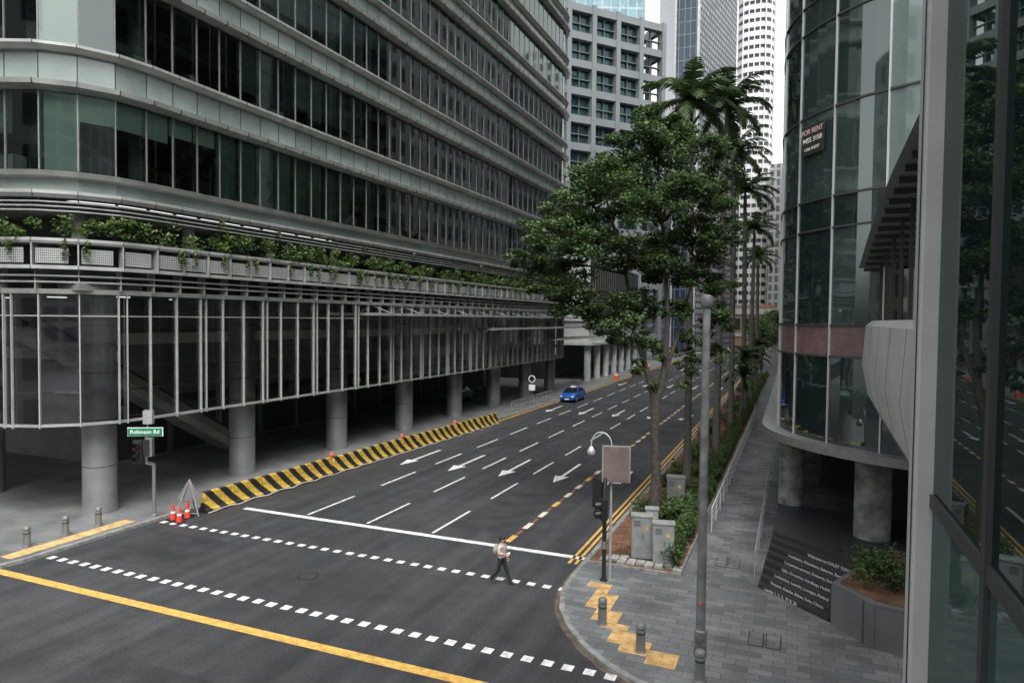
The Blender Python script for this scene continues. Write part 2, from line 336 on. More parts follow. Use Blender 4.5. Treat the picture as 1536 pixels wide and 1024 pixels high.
# ---------------- LEFT OFFICE BUILDING ----------------
LB=empty('office_building')
raw=[(-78,18.3),(-31.3,18.3)]+arc(-31.3,22.3,4,-90,0,10)[1:]+[(-27.0,40),(-26.7,60),(-26.6,80)]+arc(-31.6,80,5,0,90,10)[1:]+[(-60,85)]
path=resample(raw,1.4); nor=normals(path,1)
S0=15.0;SH=5.2;WH=3.3;NF=10
alu=P();span=P();gl=P();dk=P();bl=P();mul=P();slab=P();fur=P();lampp=P();iw=P()
def vfin(Pp,i,d0,d1,z0,z1,w=.06,t=0,m=0):
    p=path[i];n=nor[i]; tx=Vector((-n.y,n.x)); p=p+tx*t
    a=p+n*d0-tx*w/2; b=p+n*d1-tx*w/2; c=p+n*d1+tx*w/2; e2=p+n*d0+tx*w/2
    Pp.prism([a,b,c,e2],z0,z1,m)
for f in range(NF):
    z=S0+f*SH
    gl.sweep(path,nor,[(0,z),(0,z+WH)],closed=False)
    alu.sweep(path,nor,[(-.1,z+WH-.02),(.55,z+WH+.10),(.60,z+WH+.30),(.05,z+WH+.38),(-.1,z+WH+.38)])
    for i in range(len(path)-1):
        span.sweep(path[i:i+2],nor[i:i+2],[(-.05,z+WH+.3),(.03,z+WH+.3),(.03,z+SH-.3),(-.05,z+SH-.3)],R.choice([0,0,1,2]),ends=False)
    alu.sweep(path,nor,[(-.1,z+SH-.32),(.25,z+SH-.32),(.5,z+SH-.16),(.5,z+SH-.04),(-.1,z+SH+.02)])
    slab.sweep(path,nor,[(-6,z+WH+.1),(-.12,z+WH+.1),(-.12,z+SH-.1),(-6,z+SH-.1)])
    iw.sweep(path,nor,[(-6,z-.1),(-6,z+WH+.1)],closed=False)
    run=0; drop=0
    for i in range(len(path)):
        vfin(mul,i,-.06,.05,z+.01,z+WH-.02,.05)
        vfin(dk,i,.03,.045,z+WH+.38,z+SH-.33,.035)
        vfin(dk,i,.3,.608,z+WH+.07,z+WH+.302,.03)
        vfin(dk,i,.3,.507,z+SH-.2,z+SH-.038,.03)
        if i<len(path)-1:
            p=path[i];q2=path[i+1];n=nor[i]
            corner_glint=(f in(0,1,2)) and -30.2<p.x<-28.6 and p.y<22
            if run<=0:
                run=R.choice([1,1,2,3,4,5]); drop=R.choice([0,0,.3,.45,.7,1,1,1])*WH; bm=R.choice([0,0,0,2,2,2,1 if R.random()<.4 else 0])
            run-=1
            dr=drop; b2=bm
            if corner_glint: dr=WH; b2=1  # full pale panels here paint in the sky's reflection on the rounded corner
            if dr>0:
                dd_=min(WH,max(.2,dr+ (R.uniform(-.3,.3) if dr<WH else 0)))
                a=p-n*.3;b=q2-n*.3; a=a.lerp(b,.03); b=b.lerp(a,.03)
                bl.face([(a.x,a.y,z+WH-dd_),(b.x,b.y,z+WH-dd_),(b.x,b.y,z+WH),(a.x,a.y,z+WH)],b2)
            if R.random()<.65:
                c=p.lerp(q2,R.uniform(.3,.7))-n*R.uniform(.6,1.8); ang=math.atan2(n.y,n.x)
                fur.obox((c.x,c.y,z+R.uniform(.3,.5)),(.6,R.uniform(.3,1.2),R.uniform(.5,1.3)),ang,R.choice([0,0,1]))
            if R.random()<.02 and f<6:
                c=p-n*R.uniform(2,4); lampp.cyl(c.x,c.y,z+WH+.02,z+WH+.08,.10,n=8)
            if i%6==3:
                c=p-n*2.4; fur.cyl(c.x,c.y,z,z+WH+.1,.4,n=12,m=2)
z=S0
alu.sweep(path,nor,[(-.1,z-.35),(.45,z-.3),(.55,z-.1),(-.1,z+.02)])
span.sweep(path,nor,[(-.05,z-.95),(.03,z-.95),(.03,z-.33),(-.05,z-.33)])
alu.sweep(path,nor,[(-.1,z-1.2),(.55,z-1.2),(.65,z-1.05),(.65,z-.92),(-.1,z-.92)])
for k in range(3):
    alu.sweep(path,nor,[(.1,z-1.75+k*.18),(.5,z-1.75+k*.18),(.5,z-1.70+k*.18),(.1,z-1.70+k*.18)])
slab.sweep(path,nor,[(-6,13.25),(0,13.25),(0,13.75),(-6,13.75)])
iw.sweep(path,nor,[(-2.5,11),(-2.5,13.3)],closed=False)
alu.sweep(path,nor,[(-2.4,11.9),(.75,11.9),(.8,12.0),(.8,12.12),(-2.4,12.12)])
alu.sweep(path,nor,[(.4,10.85),(.85,10.85),(.85,11.0),(.4,11.0)])
alu.sweep(path,nor,[(.0,10.55),(.6,10.55),(.6,10.62),(.0,10.62)])
alu.sweep(path,nor,[(.0,10.3),(.5,10.3),(.5,10.37),(.0,10.37)])
alu.sweep(path,nor,[(-.2,9.85),(.3,9.85),(.35,10.05),(-.2,10.05)])
dk.sweep(path,nor,[(-.3,10.0),(-.3,11.9)],closed=False)
grate=P()
for i in range(len(path)-1):
    p=path[i];q2=path[i+1];n=nor[i]; tx=(q2-p)
    a=p+tx*.08+n*.7;b=p+tx*.92+n*.7
    grate.face([(a.x,a.y,11.08),(b.x,b.y,11.08),(b.x,b.y,11.72),(a.x,a.y,11.72)])
    vfin(alu,i,.3,.78,11.0,11.9,.05)
    vfin(dk,i,.5,.86,10.85,11.01,.02); vfin(dk,i,.6,.81,11.92,12.121,.02); vfin(dk,i,.6,.656,13.81,14.08,.02)
    vfin(mul,i,.0,.2,z-1.75,z-1.2,.05)
    vfin(alu,i,.0,.5,10.0,10.9,.04)
    if i%4==0:
        c=p-n*.6; fur.cyl(c.x,c.y,12.1,13.3,.3,n=12,m=2)
gl2=P(); fin=P()
gl2.sweep(path,nor,[(.15,4.35),(.15,9.9)],closed=False)
alu.sweep(path,nor,[(.08,4.25),(.24,4.25),(.24,4.36),(.08,4.36)])
alu.sweep(path,nor,[(.1,8.9),(.16,8.9),(.16,8.95),(.1,8.95)])
for i in range(len(path)):
    vfin(fin,i,.14,.27,4.2,9.9,.045)
    if i%3==1: vfin(fin,i,.14,.24,4.2,9.9,.035,.35)
    vfin(mul,i,-.5,.1,8.9,8.96,.04); vfin(mul,i,-.5,.1,5.6,5.66,.04)
mul.sweep(path,nor,[(-.5,5.58),(-.42,5.58),(-.42,5.68),(-.5,5.68)]); mul.sweep(path,nor,[(-.5,8.88),(-.42,8.88),(-.42,8.98),(-.5,8.98)])
alu.make('fascias',ALU,LB)
span.make('spandrels',[SPAN,mat('spandrel_b',(.19,.235,.222),.15,spec=.8,var=.1),mat('spandrel_c',(.255,.30,.285),.18,spec=.8,var=.1)],LB); gl.make('window_glass',WG,LB); gl2.make('screen_glass',SG,LB)
fin.make('screen_fins',ALUL,LB); mul.make('mullions',STEEL,LB); dk.make('joints_and_core',DARK,LB); bl.make('blinds',[BLIND,BLIND2_GLINT,BLIND3],LB)
iw.make('office_walls',INTW,LB)
slab.make('floor_slabs',SLAB,LB); fur.make('furniture',[FURN,DARK2,CONC],LB); lampp.make('ceiling_lights',emis('ceiling_lamp',(1,.75,.45),1.0),LB)
GR=brickmat('grating',(.36,.37,.36),(.39,.40,.39),(.11,.11,.11),.1,.1,.02,.6,.15,vert=True,off=0); grate.make('gratings',GR,LB)
c=P()
for k in range(8):
    yy=21.3+8.5*k; xx=-28.9+ min(k,6)*.12
    c.cyl(xx,yy,.1,10.2,.70,n=32); c.cyl(xx,yy,.1,.35,.74,n=32)
    for zz in(2.2,4.3,6.4,8.5): c.cyl(xx,yy,zz,zz+.03,.705,n=32,m=1)
for k in range(1,5):
    c.cyl(-28.9-8*k,21.3,.1,10.2,.70,n=32)
c.make('columns',[COLM,DARK],LB,smooth=True)
u=P(); u.box(-60,-27.6,19.5,84,10.0,10.3)
u.box(-60,-37,28,84,.1,10); u.make('undercroft',INT,LB)
u=P()
for k in range(14):
    u.box(-36.98,-36.9,28+k*4,28.15+k*4,.1,10,0)
u.box(-36.99,-36.85,28,84,4.1,4.5,0); u.box(-36.98,-36.8,28,84,7.2,7.9,1)
for k in range(13):
    u.box(-36.98,-36.93,28.4+k*4,31.8+k*4,.3,3.9,2)
u.box(-60,-31.5,24.0,24.3,6.6,7.15,1); u.box(-60,-31.5,24.05,24.25,7.9,7.95,0)
for yy in range(30,84,9): u.box(-36.9,-27.9,yy,yy+.5,9.3,9.99,0)
u.make('undercroft_frames',[STEEL,FURN,DARK2],LB)
u=P(); u.beam((-33,20.5,8.2),(-33,33,.8),1.5,.5); 
for xx in(-33.75,-32.25): u.beam((xx,20.5,9.0),(xx,33,1.6),.08,.12,1); u.beam((xx,20.5,8.7),(xx,33,1.3),.03,.5,2)
u.make('escalator',[ALU,BLACK,STEEL],LB)
u=P(); GLI=emis('soft_interior_light',(.9,.92,.88),1.3)
for k in range(9): u.box(-34.6,-34.35,30+6*k,31.2+6*k,9.9,9.96)
for k in range(4): u.box(-33-5*k,-32.8-5*k,25,26,9.9,9.96)
u.make('undercroft_lights',GLI,LB)
u=P()
u.prism([(-27,38.5),(-25.1,37.5),(-25.0,90),(-27,90)],9.12,9.30); u.prism([(-27,57),(-24.7,56),(-24.7,90),(-27,90)],7.95,8.12); u.prism([(-26.8,74),(-24.7,73.5),(-24.7,90),(-26.8,90)],6.6,6.76)
for yy in range(40,90,4): u.beam((-25.3,yy,9.25),(-26.9,yy,9.8),.05,.05)
u.make('canopies',ALU,LB)
text('VISA',.75,(-36.7,52,3.2),(math.pi/2,0,math.pi/2),TXT,LB)
u=P(); u.prism([tuple(p) for p in path]+[(-78,85)],S0+NF*SH-.05,S0+NF*SH+.6); u.make('roof',CONC,LB)
cl=[]
for i in range(len(path)-1):
    p=path[i]; n=nor[i]
    if p.x<-50 or p.y>84.5: continue
    dens=.35+.75*abs(math.sin(i*.9)+.4*math.sin(i*2.3))
    near=1 if p.y<45 else .55
    for k in range(6):
        qx=p.lerp(path[i+1],R.random())+n*R.uniform(.2,.75)
        cl.append((qx.x,qx.y,R.uniform(12.2,13.0),.36,.36,R.uniform(.15,.45),66*dens*near))
    for k in range(3):
        if R.random()<.45:
            qx=p.lerp(path[i+1],R.random())+n*.86; cl.append((qx.x,qx.y,11.7,.22,.14,.5,42*near))
    if R.random()<.25:
        qx=p.lerp(path[i+1],R.random())+n*.6; cl.append((qx.x,qx.y,13.5,.3,.2,.4,40*near))
leaves('vines',cl,.16,LV,LB)

# ---------------- GLASS TOWER ----------------
OT=empty('glass_tower')
raw=[(-.55,80),(-.55,31)]+arc(6.4,31,6.95,180,270,24)[1:]+[(40,24.05)]
pathO=resample(raw,.5); norO=normals(pathO,-1)
RF=(.60,.67,.65)
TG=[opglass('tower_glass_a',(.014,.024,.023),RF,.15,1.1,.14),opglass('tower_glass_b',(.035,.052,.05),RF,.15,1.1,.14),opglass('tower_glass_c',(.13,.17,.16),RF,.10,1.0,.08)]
g3=P(); fr=P(); fr2=P()
levels=[4.75,7.8,8.9,12.3,13.4,16.5,19.6,20.6,24,27.1,28,31.5,35,38.5,42,45.5,49,52.5,56,60]
NO=len(pathO)
for j in range(0,NO-1,4):
    for a,b in zip(levels,levels[1:]):
        mi=0 if R.random()<.7 else 1
        seg=pathO[j:j+5]; nseg=norO[j:j+5]
        pj=seg[0]
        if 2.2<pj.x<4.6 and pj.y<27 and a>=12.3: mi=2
        if a==7.8 and pj.y<30 and pj.x<1.8: mi=3
        g3.sweep(seg,nseg,[(0,a),(0,b)],mi,closed=False)
    p=pathO[j];n=norO[j];tx=Vector((-n.y,n.x))
    fr2.prism([p+n*-.05-tx*.025,p+n*.09-tx*.025,p+n*.09+tx*.025,p+n*-.05+tx*.025],4.7,60)
PINK=mat('pink_panel',(.14,.09,.09),.3,var=.2)
g3.make('glazing',TG+[PINK],OT)
for zz in levels[1:]: fr.sweep(pathO,norO,[(-.05,zz-.035),(.06,zz-.035),(.06,zz+.035),(-.05,zz+.035)])
fr.make('transoms',DARK2,OT); fr2.make('mullions',mat('mullion_bright',(.55,.57,.56),.35,.4),OT)
fr=P(); fr.sweep(pathO,norO,[(-.6,4.45),(.12,4.45),(.18,4.55),(.15,4.75),(-.6,4.75)]); fr.make('base_rim',STEEL,OT)
u=P(); u.prism([tuple(p-n*.3) for p,n in zip(pathO,norO)]+[(40,80)],4.5,4.7); u.prism([tuple(p-n*.3) for p,n in zip(pathO,norO)]+[(40,80)],60,60.5)
u.make('soffit',DARK2,OT)
c=P()
for xx,yy,rr0 in((.05,31.0,.5),(2.75,27.3,.6),(.2,39,.5),(.2,46.5,.5),(.2,54,.5),(7.5,26.2,.5),(.2,62,.5)):
    c.cyl(xx,yy,.1,4.6,rr0,n=28)
c.make('columns',mat('rough_concrete',(.21,.21,.205),.8,var=.5,scale=2.2,detail=8,bump=.2),OT,smooth=True)
u=P(); u.box(3.2,40,33,80,.1,4.5); u.box(1.5,3.2,40,80,.1,4.5); u.make('core_wall',DARK2,OT)
u=P()
for k in range(6): u.box(3.15,3.19,33.3+k*1.6,34.6+k*1.6,.3,3.6)
u.make('shopfront',opglass('shop_glass',(.01,.012,.012),(.6,.6,.6)),OT)
def on_tower(ang,z,off=.03):
    a=math.radians(ang); return (6.4+(6.95+off)*math.cos(a),31+(6.95+off)*math.sin(a),z), a+math.pi/2
FR=empty('for_rent_sign')
loc,rz=on_tower(213,15.6,.1); a=math.radians(213)
s=P(); s.obox((0,0,0),(1.3,.02,1.05)); s.make('board',mat('banner_dark',(.03,.028,.028),.5),FR,loc=loc,rz=rz)
nx,ny=math.cos(a),math.sin(a)
for i,(t,sz,m_) in enumerate((('FOR RENT',.27,mat('sign_pink',(.75,.5,.48),.5)),('9455 3158',.26,TXT),('CALL AGENT',.15,TXT))):
    text(t,sz,(loc[0]+nx*.03,loc[1]+ny*.03,15.6+.3-.31*i),(math.pi/2,0,rz),m_,FR)

ST=empty('entrance_steps')
A=Vector((-.9,24.0));B=Vector((1.15,22.05)); da=Vector((.15,.99))*.37; db=Vector((.707,.707))*.3
s=P()
Ae=Vector((-.42,31));Be=Vector((9,29))
for i in range(8):
    a=A+da*i;b=B+db*i
    s.prism([a,b,Be,Ae],.1+i*.155,.1+(i+1)*.155)
s.make('steps',mat('dark_granite',(.028,.03,.032),.5,var=.2,scale=4),ST)
lines=['Levels 1, 2, 3, 19 & 20','Hotpots, Kebabs, Bakes, Suits, Clinics','Locksmiths, Laundry, Lounges, Medical','Gifts, Groceries, Handbags, Health','Corporate services, Desserts, Drinks','Aesthetics, Alterations, Bakeries, Bars','Welcome to OXLEY TOWER']
for i,t in enumerate(lines):
    a=A+da*i;b=B+db*i; ez=(b-a).normalized(); rzz=math.atan2(ez.y,ez.x); n=Vector((ez.y,-ez.x)); mid=a.lerp(b,.5)
    if i==6: mid=a.lerp(b,.62)
    if i==0: mid=a.lerp(b,.34)
    zc=.1+(i+.5)*.155+(.012 if i==0 else 0)
    text(t,.14 if 0<i<6 else .15,(mid.x+n.x*.008,mid.y+n.y*.008,zc),(math.pi/2,0,rzz),TXT,ST,ext=.002)
h=P()
for k in range(9):
    y0=24.6+k*1.7; h.tube([(-1.05,y0,.12),(-1.05,y0,1.15)],.02,8)
for zz in(.45,.8,1.15): h.tube([(-1.05,24.6,zz),(-1.05,38.2,zz)],.02 if zz>1 else .01,8)
h.make('handrail',ALUL,smooth=True)
PL=empty('planter'); s=P()
poly=[(1.2,21.95),(2.15,20.75),(3.3,20.4),(5.5,20.6),(5.5,26),(3,26)]
s.prism(poly,.1,1.35)
s.make('planter_wall',brickmat('planter_stone',(.12,.125,.13),(.135,.14,.14),(.05,.05,.05),.9,1.3,.006,.5,.2,vert=True),PL)
s=P(); cx=3.4;cy=23
s.prism([(cx+(x-cx)*.9,cy+(yy-cy)*.9) for x,yy in poly],1.3,1.37); s.make('planter_soil',SOIL,PL)
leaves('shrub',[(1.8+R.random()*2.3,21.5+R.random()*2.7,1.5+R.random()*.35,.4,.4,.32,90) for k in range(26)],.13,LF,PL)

# ---------------- LINK BRIDGE ----------------
BR=empty('pedestrian_bridge')
s=P(); ys=[4.2+i*1.0 for i in range(22)]
def bx(y): return 1.75+.035*(y-4)
pp=[Vector((bx(y),y)) for y in ys]; nb=[Vector((-1,0))]*len(pp)
s.sweep(pp,nb,[(0,6.5),(.2,6.65),(.38,7.6),(.30,8.9),(.12,9.06),(0,9.0)]); 
s.make('parapet',WHT,BR,smooth=True)
s=P()
for k in range(0,22,3): s.sweep([pp[k]+Vector((0,.0)),pp[k]+Vector((0,.015))],[Vector((-1,0))]*2,[(.2,6.64),(.385,7.6),(.305,8.9),(.28,8.9),(.3,7.6)],0)
s.make('parapet_joints',DARK2,BR)
s=P()
s.sweep(pp,nb,[(0.02,6.3),(0.02,6.5),(-4.2,6.5),(-4.2,6.3)])
s.make('deck',CONC,BR)
s=P()
prof=[]
for k,(p) in enumerate(pp):
    prof.append(10.75+.9*math.sin(min(1,max(0,(25.5-p.y)/13))*math.pi/2))
for k in range(len(pp)-1):
    p=pp[k];q2=pp[k+1];z0,z1=prof[k],prof[k+1]
    s.hexa([(p.x-.55,p.y,z0),(q2.x-.55,q2.y,z1),(q2.x+4,q2.y,z1),(p.x+4,p.y,z0)],[(p.x-.5,p.y,z0+.12),(q2.x-.5,q2.y,z1+.12),(q2.x+4,q2.y,z1+.3),(p.x+4,p.y,z0+.3)],0)
s.make('roof',STEEL,BR)
s=P()
for k,p in enumerate(pp):
    if k%2==0: s.box(p.x+.0,p.x+.08,p.y-.04,p.y+.04,9.0,prof[k])
    s.beam((p.x-.4,p.y,prof[k]-.06),(p.x+3.8,p.y,prof[k]-.06),.06,.1)
s.make('posts_and_ribs',mat('bronze_frame',(.07,.065,.058),.5,.3),BR)

# ---------------- NEAR GLASS BUILDING ----------------
NB=empty('glazed_office_building')
NG=opglass('near_glass',(.012,.022,.022),(.42,.48,.46),.12,.95,.03,.012)
NG2=opglass('near_glass_lower',(.06,.10,.095),(.38,.45,.43),.06,.7,.03,.02)
s=P(); X=.6
ysn=[3.6,2.6,1.35,.0,-1.4,-2.8,-4.2]
zl=[.15,3.2,5.2,8.2,11.8,15.4,19,22.6]
for a,b in zip(ysn,ysn[1:]):
    for z0,z1 in zip(zl,zl[1:]):
        s.face([(X,a,z0),(X,b,z0),(X,b,z1),(X,a,z1)],1 if z1<=8.2 else 0)
s.make('glazing',[NG,NG2],NB)
s=P()
for i,a in enumerate(ysn[1:]): s.box(X-.02,X+.1,a-.025,a+.025,.15,22.6)
for z0 in zl: s.box(X-.015,X+.09,-4.2,3.55,z0-.03,z0+.03)
s.make('mullions',DARK2,NB)
s=P(); s.box(X-.075,X+.12,3.56,3.74,.15,22.6); s.make('corner_post',mat('post_paint',(.42,.43,.42),.45,var=.1,scale=2),NB,bevel=.012)
s=P(); s.box(X-.079,X-.0755,3.60,3.615,.15,22.6); s.make('post_joint',DARK2,NB)
s=P(); s.box(X+.15,9,-4.2,3.5,.15,22.5); s.make('walls',DARK2,NB)

# ---------------- BACKGROUND BUILDINGS ----------------
GB=empty('concrete_grid_building'); dv=Vector((.656,.755)); nv=Vector((.755,-.656)); P1=Vector((-27,152))
Lg=44;cw=6.0;ch=5.6;H=73.5; gz=math.atan2(dv.y,dv.x)
g=P(); a=P1-dv*Lg; P0=P1-dv*5.5
core=[tuple(a-nv*1.5),tuple(P0-nv*1.5),tuple(P0-nv*25),tuple(a-nv*25)]
g.prism(core,0,H-1,0); g.make('glazing',opglass('bg_glass',(.02,.04,.045),(.30,.42,.45),.05,.7),GB)
g=P(); g2=P()
for k in range(8):
    c0=P1-dv*(k*cw+.5); g.obox((c0.x-nv.x*.9,c0.y-nv.y*.9,H/2),(1.0,1.8,H),gz)
    c0=P1-dv*(k*cw+.5+cw/2); g2.obox((c0.x-nv.x*1.3,c0.y-nv.y*1.3,H/2),(.18,.5,H-2),gz)
zz=0
while zz<H-2:
    c0=P1-dv*Lg/2-nv*.9; 
    g.obox((c0.x,c0.y,H-1.1-zz),(Lg,1.5,1.5),gz)
    c1=c0-nv*.35
    g2.obox((c1.x,c1.y,H-1.1-zz-2.9),(Lg,.6,.2),gz)
    c2=P1-nv*12-dv*.6; g.obox((c2.x,c2.y,H-1.1-zz),(1.2,22,1.5),gz)
    zz+=ch
for k in range(1,5):
    c0=P1-nv*(k*5.5)-dv*.5; g.obox((c0.x,c0.y,H/2),(1.0,1.0,H),gz)
g.make('frame',mat('pale_concrete',(.14,.155,.158),.8,var=.1,scale=.3),GB); g2.make('window_bars',mat('window_bar',(.07,.09,.09),.6),GB)
g=P(); g.prism([(-75,165),(-38,182),(-45,210),(-80,200)],0,98); g.make('glass_office_building',brickmat('blue_glass_grid',(.10,.19,.23),(.14,.25,.29),(.26,.30,.31),3,2.6,.25,.25,.2,vert=True,off=0))
DT=empty('dark_glass_tower')
g=P(); g.face([(-33,200,0),(-26.4,200,0),(-26.4,200,210),(-33,200,210)],0)
g.face([(-26.4,200,0),(-19.2,236,0),(-19.2,236,210),(-26.4,200,210)],1); g.face([(-19.2,236,0),(-45,240,0),(-45,240,210),(-19.2,236,210)],1); g.face([(-45,240,0),(-33,200,0),(-33,200,210),(-45,240,210)],0)
g.make('walls',[brickmat('dark_glass_grid',(.015,.025,.04),(.025,.038,.058),(.10,.12,.14),1.6,3.6,.12,.2,.2,vert=True,off=0),brickmat('patterned_stone',(.20,.21,.22),(.27,.28,.29),(.06,.07,.08),2.4,1.8,.35,.7,.1,vert=True,off=.5)],DT)
g=P(); g.box(-26.9,-26.2,199.7,200.3,0,210); g.box(-33.2,-32.7,199.7,200.2,0,210); g.make('corner_trim',ALU,DT)
WT=empty('white_tower'); g=P(); g2=P()
def rr(cx,cy,w,dp,r,n=6):
    o=[]
    for (sx,sy,a0) in((1,-1,-90),(1,1,0),(-1,1,90),(-1,-1,180)):
        for i in range(n+1):
            a=math.radians(a0+90*i/n); o.append((cx+sx*(w/2-r)+r*math.cos(a),cy+sy*(dp/2-r)+r*math.sin(a)))
    return o
g2.prism(rr(-17.3,312,13.2,22,5),0,215); 
for k in range(60):
    g.prism(rr(-17.3,312,14.4,24,5.5),k*3.6,k*3.6+1.9)
for k in range(7): 
    g.box(-24.3+k*2.2,-23.9+k*2.2,299.9,300.6,0,215)
g.make('floor_bands',mat('white_tower_paint',(.62,.62,.62),.7),WT); g2.make('window_ring',mat('tower_windows',(.10,.12,.13),.3),WT)
g=P(); g.box(-9.8,-2,285,310,0,70); g.make('grey_tower',brickmat('grey_windows',(.10,.12,.13),(.15,.17,.18),(.42,.43,.43),2.2,3.4,.5,.6,.1,vert=True,off=0))
g=P(); g.box(-24,-6,262,280,0,15,0); g.box(-24.3,-5.8,261.6,262,11.5,13.5,1); g.box(-24,-6,261.7,261.95,3.5,4.6,1)
for k in range(6): g.box(-23+k*3,-21+k*3,261.8,261.97,6,10,2)
g.make('low_brown_building',[mat('brown_stone',(.3,.2,.14),.8,var=.1),WHT,DARK])
WB=empty('white_building'); g=P()
g.box(-50,-27.2,95,128,5.5,19,0); g.box(-49,-26.7,94.6,128.3,8.8,9.2,0); g.box(-49,-26.6,94.6,128.3,5.3,5.7,0)
g.make('upper_walls',[WHT],WB)
g=P()
for k in range(24): g.box(-27.18,-27.1,95.5+k*1.35,96.4+k*1.35,9.5,17.5)
g.box(-49,-33,95,128,.1,5.4); g.make('openings',DARK,WB)
g=P()
for k in range(7): g.cyl(-27.6,95.8+k*5.2,.1,5.4,.5,n=16)
g.make('columns',WHT,WB,smooth=True)
def block(name,x0,x1,y0,y1,h,m): 
    g=P(); g.box(x0,x1,y0,y1,0,h); return g.make(name,m)
BG1=brickmat('office_facade_a',(.06,.08,.085),(.11,.135,.135),(.34,.36,.35),3.2,3.6,.5,.4,.1,vert=True,off=0)
BG2=brickmat('office_facade_b',(.05,.07,.075),(.09,.115,.12),(.50,.52,.51),2.4,3.6,.7,.4,.1,vert=True,off=0)
block('office_block',2,35,83,130,75,BG2); block('office_block',1.5,35,133,190,60,BG1); block('office_block',3,35,195,280,90,BG2)
block('office_block',12,50,-25,0,38,BG1); block('office_block',30,80,28,80,60,BG1)
block('office_block',-60,-34,-75,-5,40,BG2); block('office_block',-24,30,-120,-75,55,BG1); block('office_block',-60,-29,240,330,80,BG1)

# ---------------- TREES ----------------
TR=empty('street_tree')
tb=Vector((-5.5,30.0,.1)); t=P()
t.tube([tb,tb+Vector((0,0,.4)),tb+Vector((.06,0,2.2)),tb+Vector((-.05,0,4.0)),tb+Vector((-.02,0,5.5))],[.36,.25,.21,.19,.21],12)
cr=Vector((.9245,.381)); cf=Vector((-.381,.9245))
def wp(r_,d_,z_): return Vector((tb.x+cr.x*r_+cf.x*d_, tb.y+cr.y*r_+cf.y*d_, z_))
stems=[[wp(0,0,5.2),wp(-.35,.1,6.6),wp(-1.0,.2,8.6),wp(-1.4,.1,11),wp(-2.1,.1,13.5)],[wp(0,0,5.2),wp(.3,-.1,6.6),wp(.45,0,9),wp(.3,.1,11.5),wp(.0,.2,15)],[wp(.3,-.1,6.6),wp(.9,.2,8.2),wp(1.5,.3,10.5),wp(1.9,.3,13)]]
for st,r0 in zip(stems,(.16,.17,.11)):
    t.tube(st,[r0*(1-.75*i/(len(st)-1)) for i in range(len(st))],9)
sp_=[p for st in stems for a_,b_ in zip(st,st[1:]) for p in (a_,a_.lerp(b_,.5))]
spec=[(-.9,0,16.6,1.7,1.2),(-2.6,.4,15.2,1.8,1.4),(.9,.2,16.4,1.8,1.2),(2.1,.5,14.6,1.4,1.5),(-4.2,0,13.6,1.5,1.2),(-5.6,.3,12.6,1.1,.9),(-3.4,-.8,12.4,1.7,1.2),(-1.2,-1.2,14.2,1.9,1.4),(.7,-1.1,13.6,1.7,1.4),(2.3,-.4,12.4,1.3,1.2),
 (-1.4,-.9,11.8,1.7,1.0),(-4.6,.3,11.3,1.4,.9),(-3.6,0,10.3,1.5,.9),(-2.2,-.6,9.4,1.3,.8),(.4,.6,11.4,1.5,1.0),(2.1,.3,10.6,1.3,1.0),(-.8,.3,9.8,1.1,.7),(.9,.2,9.2,1.0,.7),(2.4,0,9.0,1.0,.7),(1.6,.4,8.0,.8,.55),(-.9,0,8.2,.8,.5),(.1,.2,7.4,.6,.45),(-3.3,.2,9.1,1.0,.6),(-.2,1.4,15,2,1.6),(-2.8,1.5,13,1.8,1.5),(1.2,1.6,12.5,1.6,1.5),(-.3,.2,17.7,1.1,.6),(2.9,.2,13.6,.6,.6),(-6.1,.2,11.6,.7,.5),(-.9,.1,6.9,.55,.45),(1.5,.3,7.0,.6,.45),(-5.2,.1,10.4,.8,.55),(1.1,0,6.3,.45,.35),(-.3,0,6.1,.4,.35),(-4.2,.2,9.7,1.0,.6),(2.6,.2,7.6,.6,.5),(-2.0,0,8.3,.8,.5)]
cl=[]
for (r_,d_,z_,rr_,rz_) in spec:
    p=wp(r_,d_,z_)
    sub=max(3,int(rr_*10))
    for k in range(sub):
        v=Vector((R.gauss(0,1),R.gauss(0,1),R.gauss(0,1))).normalized()*R.uniform(.35,1.08)
        c_=(.30+R.random()*.30)*rr_*.68+.10
        cl.append((p.x+v.x*rr_,p.y+v.y*rr_,p.z+v.z*rz_,c_,c_,c_*.55,195*rr_*R.uniform(.5,1.15)))
    cand=[s_ for s_ in sp_ if s_.z<p.z+.2] or sp_
    s0=min(cand,key=lambda s_:(s_-p).length)
    mid=s0.lerp(p,.5)+Vector((0,0,.2)); rb=.026+.016*rr_
    t.tube([s0,mid,p],[rb*1.4,rb,rb*.4],6)
    for k in range(5):
        e_=p+Vector((R.uniform(-1,1)*rr_*.8,R.uniform(-1,1)*rr_*.8,R.uniform(-.3,1)*rz_*.7)); s1=mid.lerp(p,R.uniform(.3,.9))
        t.tube([s1,s1.lerp(e_,.5)+Vector((0,0,.1)),e_],[rb*.5,rb*.35,.008],5)
t.make('trunk_and_limbs',TRUNK,TR,smooth=True)
leaves('crown',cl,.15,LF,TR,shell=.6,aspect=.6)

